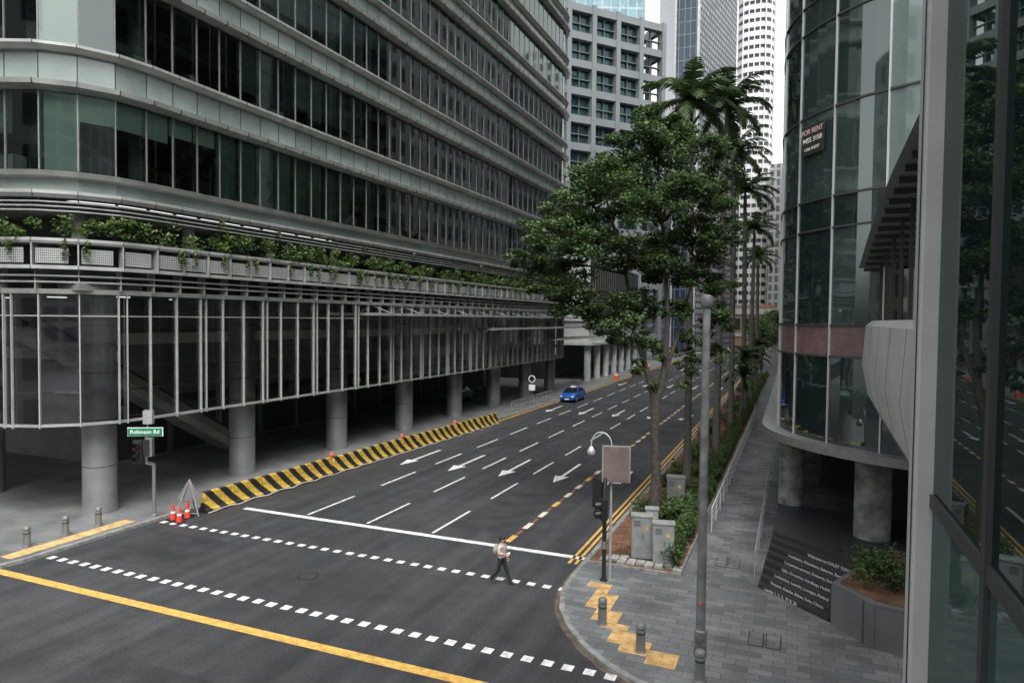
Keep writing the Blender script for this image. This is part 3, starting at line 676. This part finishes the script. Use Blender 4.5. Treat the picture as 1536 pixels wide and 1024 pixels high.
SHAFT=mat('crownshaft',(.06,.10,.04),.5)
def palm(name,x,y,h,rt=.2,fl=3.0,nf=17,seed=1):
    rr_=random.Random(seed); e=empty(name,(x,y,0)); t=P()
    lean=Vector((rr_.uniform(-.3,.3),rr_.uniform(-.3,.3),0))
    pts=[(lean.x*k*k/64,lean.y*k*k/64,.1+(h-1.3)*k/8) for k in range(9)]
    t.tube(pts,[rt*1.3,rt*1.05,rt,rt,rt*1.02,rt,rt*.95,rt*.85,rt*.75],12,0)
    top=Vector(pts[-1]); t.tube([top,top+Vector((0,0,.7)),top+Vector((0,0,1.5))],[rt*.8,rt*.72,rt*.35],10,1)
    t.make('trunk',[PTR,SHAFT],e,smooth=True)
    f=P(); c=top+Vector((0,0,1.35))
    for k in range(nf):
        az=k*2.399+rr_.uniform(-.2,.2); el=math.radians(75-85*(k/nf)+rr_.uniform(-8,8)); L=fl*rr_.uniform(.85,1.1)
        p=Vector(c); dirh=Vector((math.cos(az),math.sin(az),0)); pr=[p.copy()]; n=12
        for i in range(n):
            ee=el-math.radians(95)*(i/n)**1.3
            p=p+(dirh*math.cos(ee)+Vector((0,0,math.sin(ee))))*L/n; pr.append(p.copy())
        f.tube(pr,[.035*(1-i/(n+2)) for i in range(n+1)],4,1,cap=False)
        side=Vector((-dirh.y,dirh.x,0))
        for i in range(1,n+1):
            for sub in(0,.33,.66):
                b=pr[i-1].lerp(pr[i],sub); tt=(i-1+sub)/n; l=.66*fl/3*(math.sin(math.pi*min(1,tt*.85+.12))**.6)
                d=(pr[i]-pr[i-1]).normalized()
                for sg in(-1,1):
                    tip=b+(side*sg*.8+d*.55+Vector((0,0,-.35-.3*rr_.random()+.25*rr_.random()))).normalized()*l
                    w=d*.05; m_=rr_.choice([0,1,1,2])
                    mid=b.lerp(tip,.5)+Vector((0,0,.05))
                    f.face([b-w,mid-w*1.1,tip,mid+w*1.1,b+w],m_)
    f.make('fronds',LF,e); return e
palm('palm_tree',-5.05,36.8,20.3,.19,3.2,17,1)
palm('palm_tree',-4.6,47,23,.22,3.5,20,2)
palm('palm_tree',-4.5,57,22,.21,3.6,20,3)
palm('palm_tree',-4.3,68,21,.21,3.6,19,4)
palm('palm_tree',-4.3,80,19,.21,3.3,19,5)
palm('palm_tree',-4.3,93,17,.21,3.2,17,7)
for k,(x,y,h) in enumerate([(-3.9,58,4.5),(-3.9,66,5.5),(-4,76,5),(-4.2,88,6),(-4,100,6.5),(-4.5,112,7)]):
    palm('small_palm',x,y,h,.10,2.2,12,20+k)
cl=[(-5+R.uniform(-1.5,1.5),118+k*9,5+R.random()*5,2.2,3,2.2,900) for k in range(14)]
leaves('distant_trees',cl,.5,LF)
g=P(); g.prism([(-6.75,24.1),(-3.5,24.1),(-3.5,120),(-6.75,120)],.1,.17); g.make('planting_bed',SOIL)
g=P(); g.box(-6.84,-6.74,24,120,.1,.2); g.box(-3.52,-3.42,24,120,.1,.22); g.box(-6.84,-3.42,23.9,24.02,.1,.2); g.make('bed_edging',KERB)
cl=[]
y=24.6
while y<118:
    nn_=620 if y<45 else (320 if y<70 else 170)
    hh=R.uniform(0,.28)
    cl.append((-3.88+R.uniform(-.14,.1),y,.5+hh,.38,.45,.5,nn_*R.uniform(.6,1.1))); y+=.6
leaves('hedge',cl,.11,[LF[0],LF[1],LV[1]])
cl=[]
for k in range(190):
    yy=30+R.random()**1.4*85; cl.append((R.uniform(-6.3,-4.2),yy,.35+R.uniform(0,.35),.42,.45,.38,170))
leaves('low_shrubs',cl,.14,LF)
cl=[(R.uniform(-6.5,-4.2),R.uniform(24.3,32),.178,.5,.5,.01,14) for k in range(40)]
leaves('leaf_litter',cl,.09,[mat('dead_leaf_a',(.16,.10,.05),.9),mat('dead_leaf_b',(.22,.15,.07),.9),LF[2]])
def railing(x,y0,y1,step,name='handrail'):
    h=P(); yy=y0
    while yy<=y1+.01: h.tube([(x,yy,.1),(x,yy,1.15)],.03,8); yy+=step
    for zz in(.4,.65,.9,1.15): h.tube([(x,y0,zz),(x,y1,zz)],.035 if zz>1 else .014,8)
    h.make(name,mat('rail_galvanised',(.55,.56,.55),.5,.2),smooth=True)
railing(-3.0,29.5,66,1.8)

# ---------------- STREET FURNITURE ----------------
e=empty('lamp_post',(-2.1,18.4,.12)); s=P()
s.lathe(0,0,[(.16,0),(.16,.7),(.125,.74),(.12,3),(.105,6.5),(.10,9.2),(.13,9.22),(.16,9.3),(.17,9.42),(.15,9.52),(.05,9.56)],20)
s.box(-.05,.05,-.165,-.155,.2,.6); s.make('post',mat('post_galvanised',(.15,.153,.155),.6,.3,var=.4,scale=3,detail=8),e,smooth=True)
s=P(); s.box(-.035,.035,-.122,-.114,1.45,1.52); s.make('labels',ORG,e)
def bollard(x,y):
    e=empty('bollard',(x,y,.125)); s=P()
    s.lathe(0,0,[(.15,0),(.15,.04),(.125,.05),(.125,.60),(.10,.61),(.10,.65),(.128,.66),(.128,.74),(.10,.78),(.02,.80)],20); s.make('body',STEEL,e,smooth=True)
    s=P(); s.lathe(0,0,[(.127,.50),(.127,.54)],20); s.make('band',BLACK,e)
for x,y in((-4.97,19.2),(-3.6,18.0),(-1.95,17.1),(-26.85,15.4),(-26.85,16.8),(-26.85,18.3),(-26.85,19.7)): bollard(x,y)
def sighead(s,cx,cy,cz,rz,n=3):
    co,si=math.cos(rz),math.sin(rz)
    s.obox((cx,cy,cz),(.36,.2,.34*n),rz,0)
    for k in range(n):
        zz=cz+.3*(k-(n-1)/2); fx,fy=si,-co
        s.tube([(cx+fx*.1,cy+fy*.1,zz),(cx+fx*.3,cy+fy*.3,zz-.02)],[.13,.13],12,0,cap=False)
        s.tube([(cx+fx*.1,cy+fy*.1,zz),(cx+fx*.115,cy+fy*.115,zz)],[.11,.11],12,1+k)
RG=[BLACK,mat('lens_green',(.01,.06,.03),.2),mat('lens_amber',(.12,.06,.01),.2),mat('lens_red',(.12,.01,.01),.2),STEEL]
e=empty('traffic_light',(-5.8,22.5,.125)); s=P()
s.lathe(0,0,[(.14,0),(.14,.05),(.075,.08),(.07,3.5),(.03,3.55)],14,0)
s.tube([(0,0,1.1),(0,0,1.35)],[.10,.10],12,4)
sighead(s,-.26,.12,2.95,math.radians(165)); s.beam((-.25,.05,2.95),(0,0,2.95),.05,.05,0)
sighead(s,.02,-.25,2.5,math.radians(-60),2)
s.make('signal',RG,e,smooth=True)
e=empty('gooseneck_lamp',(-5.65,22.75,.125)); s=P()
pts=[(0,0,0),(0,0,4.4)]+[(-.36+.36*math.cos(math.radians(a)),0,4.6+.42*math.sin(math.radians(a))) for a in range(0,181,20)]+[(-.72,0,4.5)]
s.tube(pts,[.05,.04]+[.024]*(len(pts)-2),10); s.lathe(-.72,0,[(.03,4.52),(.07,4.48),(.13,4.38),(.15,4.3),(.11,4.22),(.04,4.2)],16); s.make('lamp',ALUL,e,smooth=True)
e=empty('road_sign',(-5.45,22.6,.125)); s=P()
s.obox((0,0,4.0),(.95,.03,1.25),math.radians(14),0); s.obox((0.01,-.03,4.0),(.87,.012,1.17),math.radians(14),1); s.beam((-.1,.1,3.85),(-.2,0.15,3.85),.05,.05,0)
s.make('panel',[ALU,mat('pinkish_panel',(.15,.115,.108),.5,var=.25,scale=1.5)],e)
CABM=mat('cabinet_grey',(.24,.255,.245),.6,var=.25,scale=3)
def cabinet(x,y,w,d_,h,rz=0,m=None):
    e=empty('utility_cabinet',(x,y,.15),rz); s=P(); m=m or CABM
    s.box(-w/2-.03,w/2+.03,-d_/2-.03,d_/2+.03,0,.08,1); s.box(-w/2,w/2,-d_/2,d_/2,.08,h,0); s.box(-w/2-.03,w/2+.03,-d_/2-.03,d_/2+.03,h,h+.06,0)
    s.box(-w/2+.04,-.01,-d_/2-.012,-d_/2,.14,h-.05,0); s.box(.01,w/2-.04,-d_/2-.012,-d_/2,.14,h-.05,0)
    for k in range(5): s.box(-w/2+.08,-.06,-d_/2-.018,-d_/2-.012,h-.15-k*.05,h-.13-k*.05,1)
    s.box(.03,.05,-d_/2-.03,-d_/2-.012,h*.5,h*.6,1); s.box(w*.12,w*.3,-d_/2-.016,-d_/2-.0125,h*.72,h*.8,2)
    s.make('box',[m,DARK2,YEL],e,bevel=.01)
cabinet(-5.05,25.1,.75,.45,1.6,.25); cabinet(-4.2,24.8,.75,.45,1.5,.2); cabinet(-5.15,27.6,.5,.4,1.2,.2)
cabinet(-4.95,32.4,.8,.6,1.5,.2,STEEL)
s=P()
for k in range(9): s.box(-6.4+k*.33,-6.12+k*.33,24.1+R.random()*.3,24.6+R.random()*.3,.17,.22+R.random()*.05)
s.make('edging_stones',mat('pale_stone',(.3,.3,.28),.9,var=.3,scale=5))

BS,nt,b=newmat('barrier_stripes')
tc=nt.nodes.new('ShaderNodeTexCoord'); sp=nt.nodes.new('ShaderNodeSeparateXYZ'); nt.links.new(tc.outputs['Object'],sp.inputs[0])
m1=nt.nodes.new('ShaderNodeMath'); m1.operation='MULTIPLY_ADD'; m1.inputs[1].default_value=.95; nt.links.new(sp.outputs[2],m1.inputs[0]); nt.links.new(sp.outputs[0],m1.inputs[2])
m2=nt.nodes.new('ShaderNodeMath'); m2.operation='MULTIPLY'; m2.inputs[1].default_value=1/.87; nt.links.new(m1.outputs[0],m2.inputs[0])
m3=nt.nodes.new('ShaderNodeMath'); m3.operation='FRACT'; nt.links.new(m2.outputs[0],m3.inputs[0])
m4=nt.nodes.new('ShaderNodeMath'); m4.operation='GREATER_THAN'; m4.inputs[1].default_value=.5; nt.links.new(m3.outputs[0],m4.inputs[0])
mx=nt.nodes.new('ShaderNodeMix'); mx.data_type='RGBA'; mx.inputs[6].default_value=(.016,.016,.016,1); mx.inputs[7].default_value=(.58,.38,.06,1); nt.links.new(m4.outputs[0],mx.inputs[0])
ns=nt.nodes.new('ShaderNodeTexNoise'); ns.inputs['Scale'].default_value=5; ns.inputs['Detail'].default_value=5; nt.links.new(tc.outputs['Object'],ns.inputs['Vector'])
mr=nt.nodes.new('ShaderNodeMapRange'); mr.inputs[1].default_value=.3; mr.inputs[2].default_value=.7; mr.inputs[3].default_value=.5; mr.inputs[4].default_value=1.05; nt.links.new(ns.outputs['Fac'],mr.inputs[0])
vm=nt.nodes.new('ShaderNodeVectorMath'); vm.operation='SCALE'; nt.links.new(mx.outputs[2],vm.inputs[0]); nt.links.new(mr.outputs[0],vm.inputs['Scale']); nt.links.new(vm.outputs[0],b.inputs['Base Color']); b.inputs['Roughness'].default_value=.6
prof=[(-.28,0),(.28,0),(.28,.14),(.20,.22),(.12,.5),(.10,.92),(.06,.96),(-.06,.96),(-.10,.92),(-.12,.5),(-.20,.22),(-.28,.14)]
s=P(); Lb=1.74
s.hexa([(-Lb/2,y_,z_) for y_,z_ in prof][::-1],[(Lb/2,y_,z_) for y_,z_ in prof][::-1])
bar0=None
b0=Vector((-24.75,23.2)); b1=Vector((-23.45,53.5)); nbar=17; dvb=(b1-b0).normalized(); rz=math.atan2(dvb.y,dvb.x)
for k in range(nbar):
    c=b0.lerp(b1,(k+.5)/nbar)
    if bar0 is None:
        o=s.make('traffic_barrier',BS,None,loc=(c.x,c.y,.005),rz=rz,bevel=.02); bar0=o
    else:
        o=bpy.data.objects.new('traffic_barrier',bar0.data); COL.objects.link(o); o.location=(c.x+R.uniform(-.06,.06),c.y,.005); o.rotation_euler=(0,R.uniform(-.01,.01),rz+R.uniform(-.045,.045))
        mm=o.modifiers.new('b','BEVEL'); mm.width=.02; mm.segments=2; mm.limit_method='ANGLE'
for k in(5,9,13):
    c=b0.lerp(b1,k/nbar); s=P(); s.lathe(0,0,[(.08,0),(.08,.06),(.11,.08),(.11,.2),(.06,.27),(.01,.28)],12); s.make('warning_lamp',ORG,None,loc=(c.x,c.y,.96),smooth=True)
s=P(); n=Vector((dvb.y,-dvb.x)); pts=[]
for k in range(nbar*4+1):
    c=b0.lerp(b1,k/(nbar*4))+n*(.36+.05*math.sin(k*1.7)); pts.append((c.x,c.y,.04+.05*abs(math.sin(k*math.pi/4))))
s.tube(pts,.03,6); s.make('hose',mat('rope_pale',(.4,.38,.34),.8))
CONER=mat('cone_red',(.55,.045,.03),.5)
def cone(x,y,sc=1):
    s=P(); s.box(-.19,.19,-.19,.19,0,.03,0); s.lathe(0,0,[(.14,.03),(.10,.3)],14,1); s.lathe(0,0,[(.10,.3),(.085,.38)],14,2); s.lathe(0,0,[(.085,.38),(.03,.70),(.01,.71)],14,1)
    s.make('traffic_cone',[BLACK,CONER,TXT],None,loc=(x,y,.13 if x<-25.3 else .005),smooth=True)
cone(-25.1,21.9);cone(-24.75,22.35);cone(-24.55,21.75);cone(-25.0,22.6)
e=empty('folding_warning_sign',(-25.0,22.7,.01),math.radians(20)); s=P()
a_=[(-.55,-.05,.75),(.55,-.05,.75),(0,.0,1.65)]
s.hexa(a_,[(x,y_+.03,z_) for x,y_,z_ in a_],0)
for sx in(-.55,.55): s.beam((sx,-.25,0),(0,0,1.62),.04,.04,1)
s.beam((0,.5,0),(0,0,1.62),.04,.04,1); s.beam((-.5,-.22,.15),(.5,-.22,.15),.03,.03,1)
s.make('sign',[mat('sign_back',(.15,.15,.15),.5),ALU],e)
e=empty('traffic_light',(-26.0,21.7,.125)); s=P()
s.lathe(0,0,[(.16,0),(.16,.06),(.08,.1),(.075,2.3)],14,4); s.beam((0,0,2.3),(-.35,-.1,2.35),.12,.12,4); s.lathe(-.33,-.1,[(.06,2.3),(.06,3.7)],12,4)
sighead(s,-.42,-.45,2.9,math.radians(30)); 
s.obox((.05,-.25,3.1),(.28,.25,.8),.5,4); s.obox((.05,-.42,3.1),(.24,.03,.7),.5,0)
s.make('signal',RG,e,smooth=False)
e=empty('street_name_sign',(-26.35,21.55,3.85)); s=P(); s.obox((0,0,0),(1.45,.04,.34),math.radians(28)); s.make('plate',GCOL,e,bevel=.01)
s=P(); s.obox((0,.02,0),(1.5,.02,.39),math.radians(28)); s.make('border',TXT,e); s=P(); s.cyl(.02,.12,-.2,.7,.04,n=10); s.obox((.1,.1,.65),(.4,.2,.6),.4); s.make('post',ALU,e)
text('Robinson Rd',.24,(.012,-.024,0),(math.pi/2,0,math.radians(28)),TXT,e)
e=empty('traffic_sign',(-24.9,66,.125)); s=P(); s.cyl(0,0,0,3,.04,n=8); s.tube([(0,-.05,2.7),(0,-.08,2.7)],[.38,.38],20,1); s.tube([(0,-.081,2.7),(0,-.09,2.7)],[.28,.28],20,2); s.box(-.35,.35,-.06,-.04,1.5,2.1,1); s.make('sign',[STEEL,TXT,BLACK],e)
h=P(); yy=60
while yy<72: h.tube([(-24.7,yy,.1),(-24.7,yy,1.1)],.025,6); yy+=1.2
for zz in(.6,1.1): h.tube([(-24.7,60,zz),(-24.7,71.8,zz)],.025,6)
h.make('railing',ALU)
for i,(x,y) in enumerate(((-24.3,100),(-24.3,112),(-24.3,124))): 
    s=P(); s.box(-.3,.3,-.4,.4,0,.7,0); s.box(-.2,.2,-.3,.3,.7,.9,1); s.make('roadwork_barrier',[ORG,TXT],None,loc=(x,y,.005),bevel=.04)

# ---------------- CARS ----------------
CG=opglass('car_glass',(.01,.012,.014),(.6,.65,.68),.1,1,0); TAIL=mat('tail_red',(.3,.01,.01),.3)
def car(loc,rz,paint,taxi=True):
    e=empty('car',loc,rz)
    secs=[(2.22,.62,.32,.62),(2.12,.80,.24,.74),(1.75,.88,.20,.86),(1.2,.90,.18,.95),(.7,.905,.18,1.0),(-.4,.91,.18,1.02),(-1.3,.90,.18,1.04),(-1.95,.87,.22,1.04),(-2.25,.80,.28,.98),(-2.32,.66,.36,.8)]
    s=P(); rings=[]
    for x,w,z0,z1 in secs:
        ring=[(x,-w*.85,z0),(x,-w,z0+.12),(x,-w,z0+(z1-z0)*.6),(x,-w*.93,z1-.04),(x,-w*.8,z1),(x,w*.8,z1),(x,w*.93,z1-.04),(x,w,z0+(z1-z0)*.6),(x,w,z0+.12),(x,w*.85,z0)]
        i=len(s.v); s.v+=ring; rings.append(i)
    for a,b in zip(rings,rings[1:]):
        for j in range(10): s.f.append((a+j,b+j,b+(j+1)%10,a+(j+1)%10)); s.m.append(0)
    s.f.append(tuple(rings[0]+j for j in range(10))); s.f.append(tuple(rings[-1]+j for j in range(9,-1,-1))); s.m+=[0,0]
    s.make('body',paint,e,smooth=True,bevel=.02)
    s=P(); c=[(1.0,.80,.97),(.15,.64,1.44),(-.9,.64,1.46),(-1.85,.76,1.03)]
    for (x0,w0,z0),(x1,w1,z1) in zip(c,c[1:]):
        s.face([(x0,-w0,z0),(x0,w0,z0),(x1,w1,z1),(x1,-w1,z1)],0 if abs(z0-z1)<.1 else 1)
    for sg in(-1,1): s.face([(1.0,sg*.80,.97),(.15,sg*.64,1.44),(-.9,sg*.64,1.46),(-1.85,sg*.76,1.03)],1)
    s.make('cabin',[paint,CG],e)
    s=P()
    for sg in(-1,1):
        s.beam((1.0,sg*.81,.98),(.15,sg*.65,1.45),.05,.04); s.beam((.15,sg*.65,1.45),(-.9,sg*.65,1.47),.05,.04); s.beam((-.9,sg*.65,1.47),(-1.85,sg*.77,1.04),.07,.04); s.beam((-.35,sg*.66,1.46),(-.35,sg*.87,1.0),.06,.03)
        s.ell((.75,sg*.98,1.02),(.08,.1,.07))
    s.make('pillars_mirrors',paint,e)
    s=P()
    for x in(1.38,-1.38):
        for sg in(-1,1):
            s.tube([(x,sg*.72,.32),(x,sg*.92,.32)],[.32,.32],20,0); s.tube([(x,sg*.921,.32),(x,sg*.93,.32)],[.2,.18],14,1)
    s.make('wheels',[BLACK,ALUL],e)
    s=P()
    for sg in(-1,1):
        s.ell((2.08,sg*.62,.66),(.14,.17,.08),m=0); s.ell((-2.24,sg*.66,.85),(.08,.14,.09),m=2)
    s.box(2.15,2.245,-.45,.45,.38,.52,1); s.box(2.24,2.26,-.24,.24,.34,.45,0)
    if taxi: s.box(-.3,-.1,-.3,.3,1.47,1.62,0)
    s.make('lights_grille',[TXT,BLACK,TAIL],e)
BLUE=mat('car_paint_blue',(.012,.08,.34),.25,0,spec=.8)
car((-22.5,72.5,.005),math.radians(-90),BLUE); car((-33.5,66,.13),math.radians(-90),BLUE)
car((-17.5,215,.005),math.radians(-90),mat('car_paint_silver',(.4,.4,.4),.3)); car((-11,190,.005),math.radians(-90),mat('car_paint_red',(.4,.03,.02),.3))

# ---------------- PERSON ----------------
def skinmesh(verts,edges,rad,root=0,sub=1):
    me=bpy.data.meshes.new('tmp'); me.from_pydata(verts,edges,[]); o=bpy.data.objects.new('tmp',me); COL.objects.link(o)
    m=o.modifiers.new('s','SKIN'); m.use_smooth_shade=True
    sv=me.skin_vertices[0].data
    for i,r_ in enumerate(rad):
        sv[i].radius=(r_,r_) if not hasattr(r_,'__len__') else r_
        sv[i].use_root=(i==root)
    s_=o.modifiers.new('u','SUBSURF'); s_.levels=sub; s_.render_levels=sub
    dg=bpy.context.evaluated_depsgraph_get(); ev=o.evaluated_get(dg); nm=bpy.data.meshes.new_from_object(ev)
    bpy.data.objects.remove(o); return nm
PE=empty('pedestrian',(-9.0,21.1,.008),math.radians(-6))
V=[(0,0,.88),(.015,0,1.02),(.02,0,1.2),(.02,0,1.33),(.035,0,1.40),(.05,0,1.455),(.06,0,1.52),(.05,0,1.58),
   (0,.085,.82),(.15,.09,.47),(.30,.09,.10),(.43,.09,.05),
   (0,-.085,.82),(-.07,-.085,.46),(-.34,-.09,.16),(-.27,-.09,.04),(-.20,-.09,.035),
   (.015,.16,1.31),(-.05,.20,1.07),(.08,.21,.87),
   (.015,-.16,1.31),(.0,-.20,1.07),(.22,-.17,1.08),(.12,.21,.81),(.29,-.165,1.09)]
E=[(0,1),(1,2),(2,3),(3,4),(4,5),(5,6),(6,7),(0,8),(8,9),(9,10),(10,11),(0,12),(12,13),(13,14),(14,15),(15,16),(3,17),(17,18),(18,19),(3,20),(20,21),(21,22),(19,23),(22,24)]
RD_=[(.15,.12),(.14,.11),(.16,.12),(.11,.09),.055,(.07,.075),(.082,.095),(.06,.07),.10,.068,.05,.04,.10,.066,.048,.042,.032,.062,.046,.028,.062,.046,.028,(.02,.04),(.02,.035)]
nm=skinmesh(V,E,RD_,0,2)
SKIN=mat('skin',(.42,.24,.16),.55); SHIRT=mat('shirt_pale_pink',(.60,.48,.45),.85,var=.12,scale=12); TROU=mat('trousers_black',(.018,.018,.022),.85); SHOE=mat('shoes',(.06,.06,.065),.6); HAIR=mat('hair_black',(.012,.010,.010),.5); MASK=mat('face_mask',(.03,.03,.035),.8)
for mm in(SKIN,SHIRT,TROU,SHOE): nm.materials.append(mm)
for p in nm.polygons:
    c=p.center; i=0
    if c.z<.095: i=3
    elif c.z<.93 and abs(c.y)<.165 : i=2
    elif c.z<1.37 and (abs(c.y)<.165 or c.z>1.10) and not (c.x>.16): i=1
    p.material_index=i; p.use_smooth=True
o=bpy.data.objects.new('body',nm); COL.objects.link(o); o.parent=PE
for (hx,hy,hz,dx,dz) in((.13,.21,.80,.45,-.9),(.30,-.165,1.09,1,.05)):
    d=Vector((dx,0,dz)).normalized(); up=Vector((-d.z,0,d.x))
    f=P()
    for k,l in enumerate((.065,.078,.072,.055)):
        b_=Vector((hx,hy,hz))+up*(k-1.5)*.019; s1=1 if hy<0 else -1
        f.tube([b_-d*.02,b_+d*l*.4,b_+d*l*.75+Vector((0,s1*.012,0)),b_+d*l*.95+Vector((0,s1*.03,0))],[.0095,.009,.008,.006],6)
    b_=Vector((hx,hy,hz))-d*.03+up*.03; f.tube([b_,b_+up*.025+d*.02,b_+up*.03+d*.05],[.012,.010,.008],6)
    f.make('fingers',SKIN,PE,smooth=True)
f=P(); f.ell((.045,0,1.555),(.098,.085,.085)); f.ell((.0,0,1.51),(.07,.075,.085)); f.ell((-.06,0,1.5),(.045,.045,.05)); f.make('hair',HAIR,PE,smooth=True)
f=P(); f.ell((.115,0,1.475),(.045,.055,.045)); f.make('face_mask',MASK,PE,smooth=True)
f=P(); f.ell((.138,0,1.515),(.015,.012,.02)); f.ell((.05,.085,1.505),(.02,.012,.03)); f.ell((.05,-.085,1.505),(.02,.012,.03)); f.make('nose_and_ears',SKIN,PE,smooth=True)
f=P(); f.ell((.132,.032,1.53),(.01,.013,.008)); f.ell((.132,-.032,1.53),(.01,.013,.008)); f.make('eyes',HAIR,PE)
f=P(); f.ell((-.20,0,1.14),(.10,.14,.20)); f.ell((-.27,0,1.08),(.06,.11,.12)); f.tube([(-.12,.1,1.33),(.02,.11,1.40),(.135,.1,1.28),(.12,.12,1.05),(-.1,.13,1.0)],.018,6); f.tube([(-.12,-.1,1.33),(.02,-.11,1.40),(.135,-.1,1.28),(.12,-.12,1.05),(-.1,-.13,1.0)],.018,6)
f.make('backpack',mat('backpack_khaki',(.32,.30,.26),.9,var=.2,scale=10),PE,smooth=True)
f=P(); f.obox((.36,-.17,1.12),(.05,.16,.10)); f.make('held_phone',TXT,PE,bevel=.01)

# ---------------- WORLD / LIGHT / CAMERA ----------------
w=bpy.data.worlds.new('World'); S.world=w; w.use_nodes=True; nt=w.node_tree; bg=nt.nodes['Background']
sky=nt.nodes.new('ShaderNodeTexSky'); sky.sky_type='NISHITA'; sky.sun_disc=False; sky.sun_elevation=math.radians(55); sky.sun_rotation=math.radians(150)
sky.air_density=1; sky.dust_density=5; sky.ozone_density=1
hs=nt.nodes.new('ShaderNodeHueSaturation'); hs.inputs['Saturation'].default_value=.08; hs.inputs['Value'].default_value=2.75
nt.links.new(sky.outputs[0],hs.inputs['Color']); nt.links.new(hs.outputs[0],bg.inputs['Color']); bg.inputs['Strength'].default_value=.15
sd=bpy.data.lights.new('sun','SUN'); sd.energy=.8; sd.angle=math.radians(45); sd.color=(1,.97,.93); so=bpy.data.objects.new('sun',sd); COL.objects.link(so)
az=math.radians(150); el=math.radians(55); dirv=Vector((math.sin(az)*math.cos(el),math.cos(az)*math.cos(el),math.sin(el))); so.rotation_euler=dirv.to_track_quat('Z','Y').to_euler()
cam=bpy.data.cameras.new('camera'); cam.lens=24; cam.sensor_width=36; cam.clip_end=3000; cam.clip_start=.05
co=bpy.data.objects.new('camera',cam); COL.objects.link(co)
co.matrix_world=Matrix.Translation((0,0,9))@Matrix.Rotation(math.radians(22.4),4,'Z')@Matrix.Rotation(math.radians(90-1.9),4,'X')@Matrix.Rotation(math.radians(.6),4,'Z')
S.camera=co
S.view_settings.view_transform='Standard'; S.view_settings.look='None'; S.view_settings.exposure=0
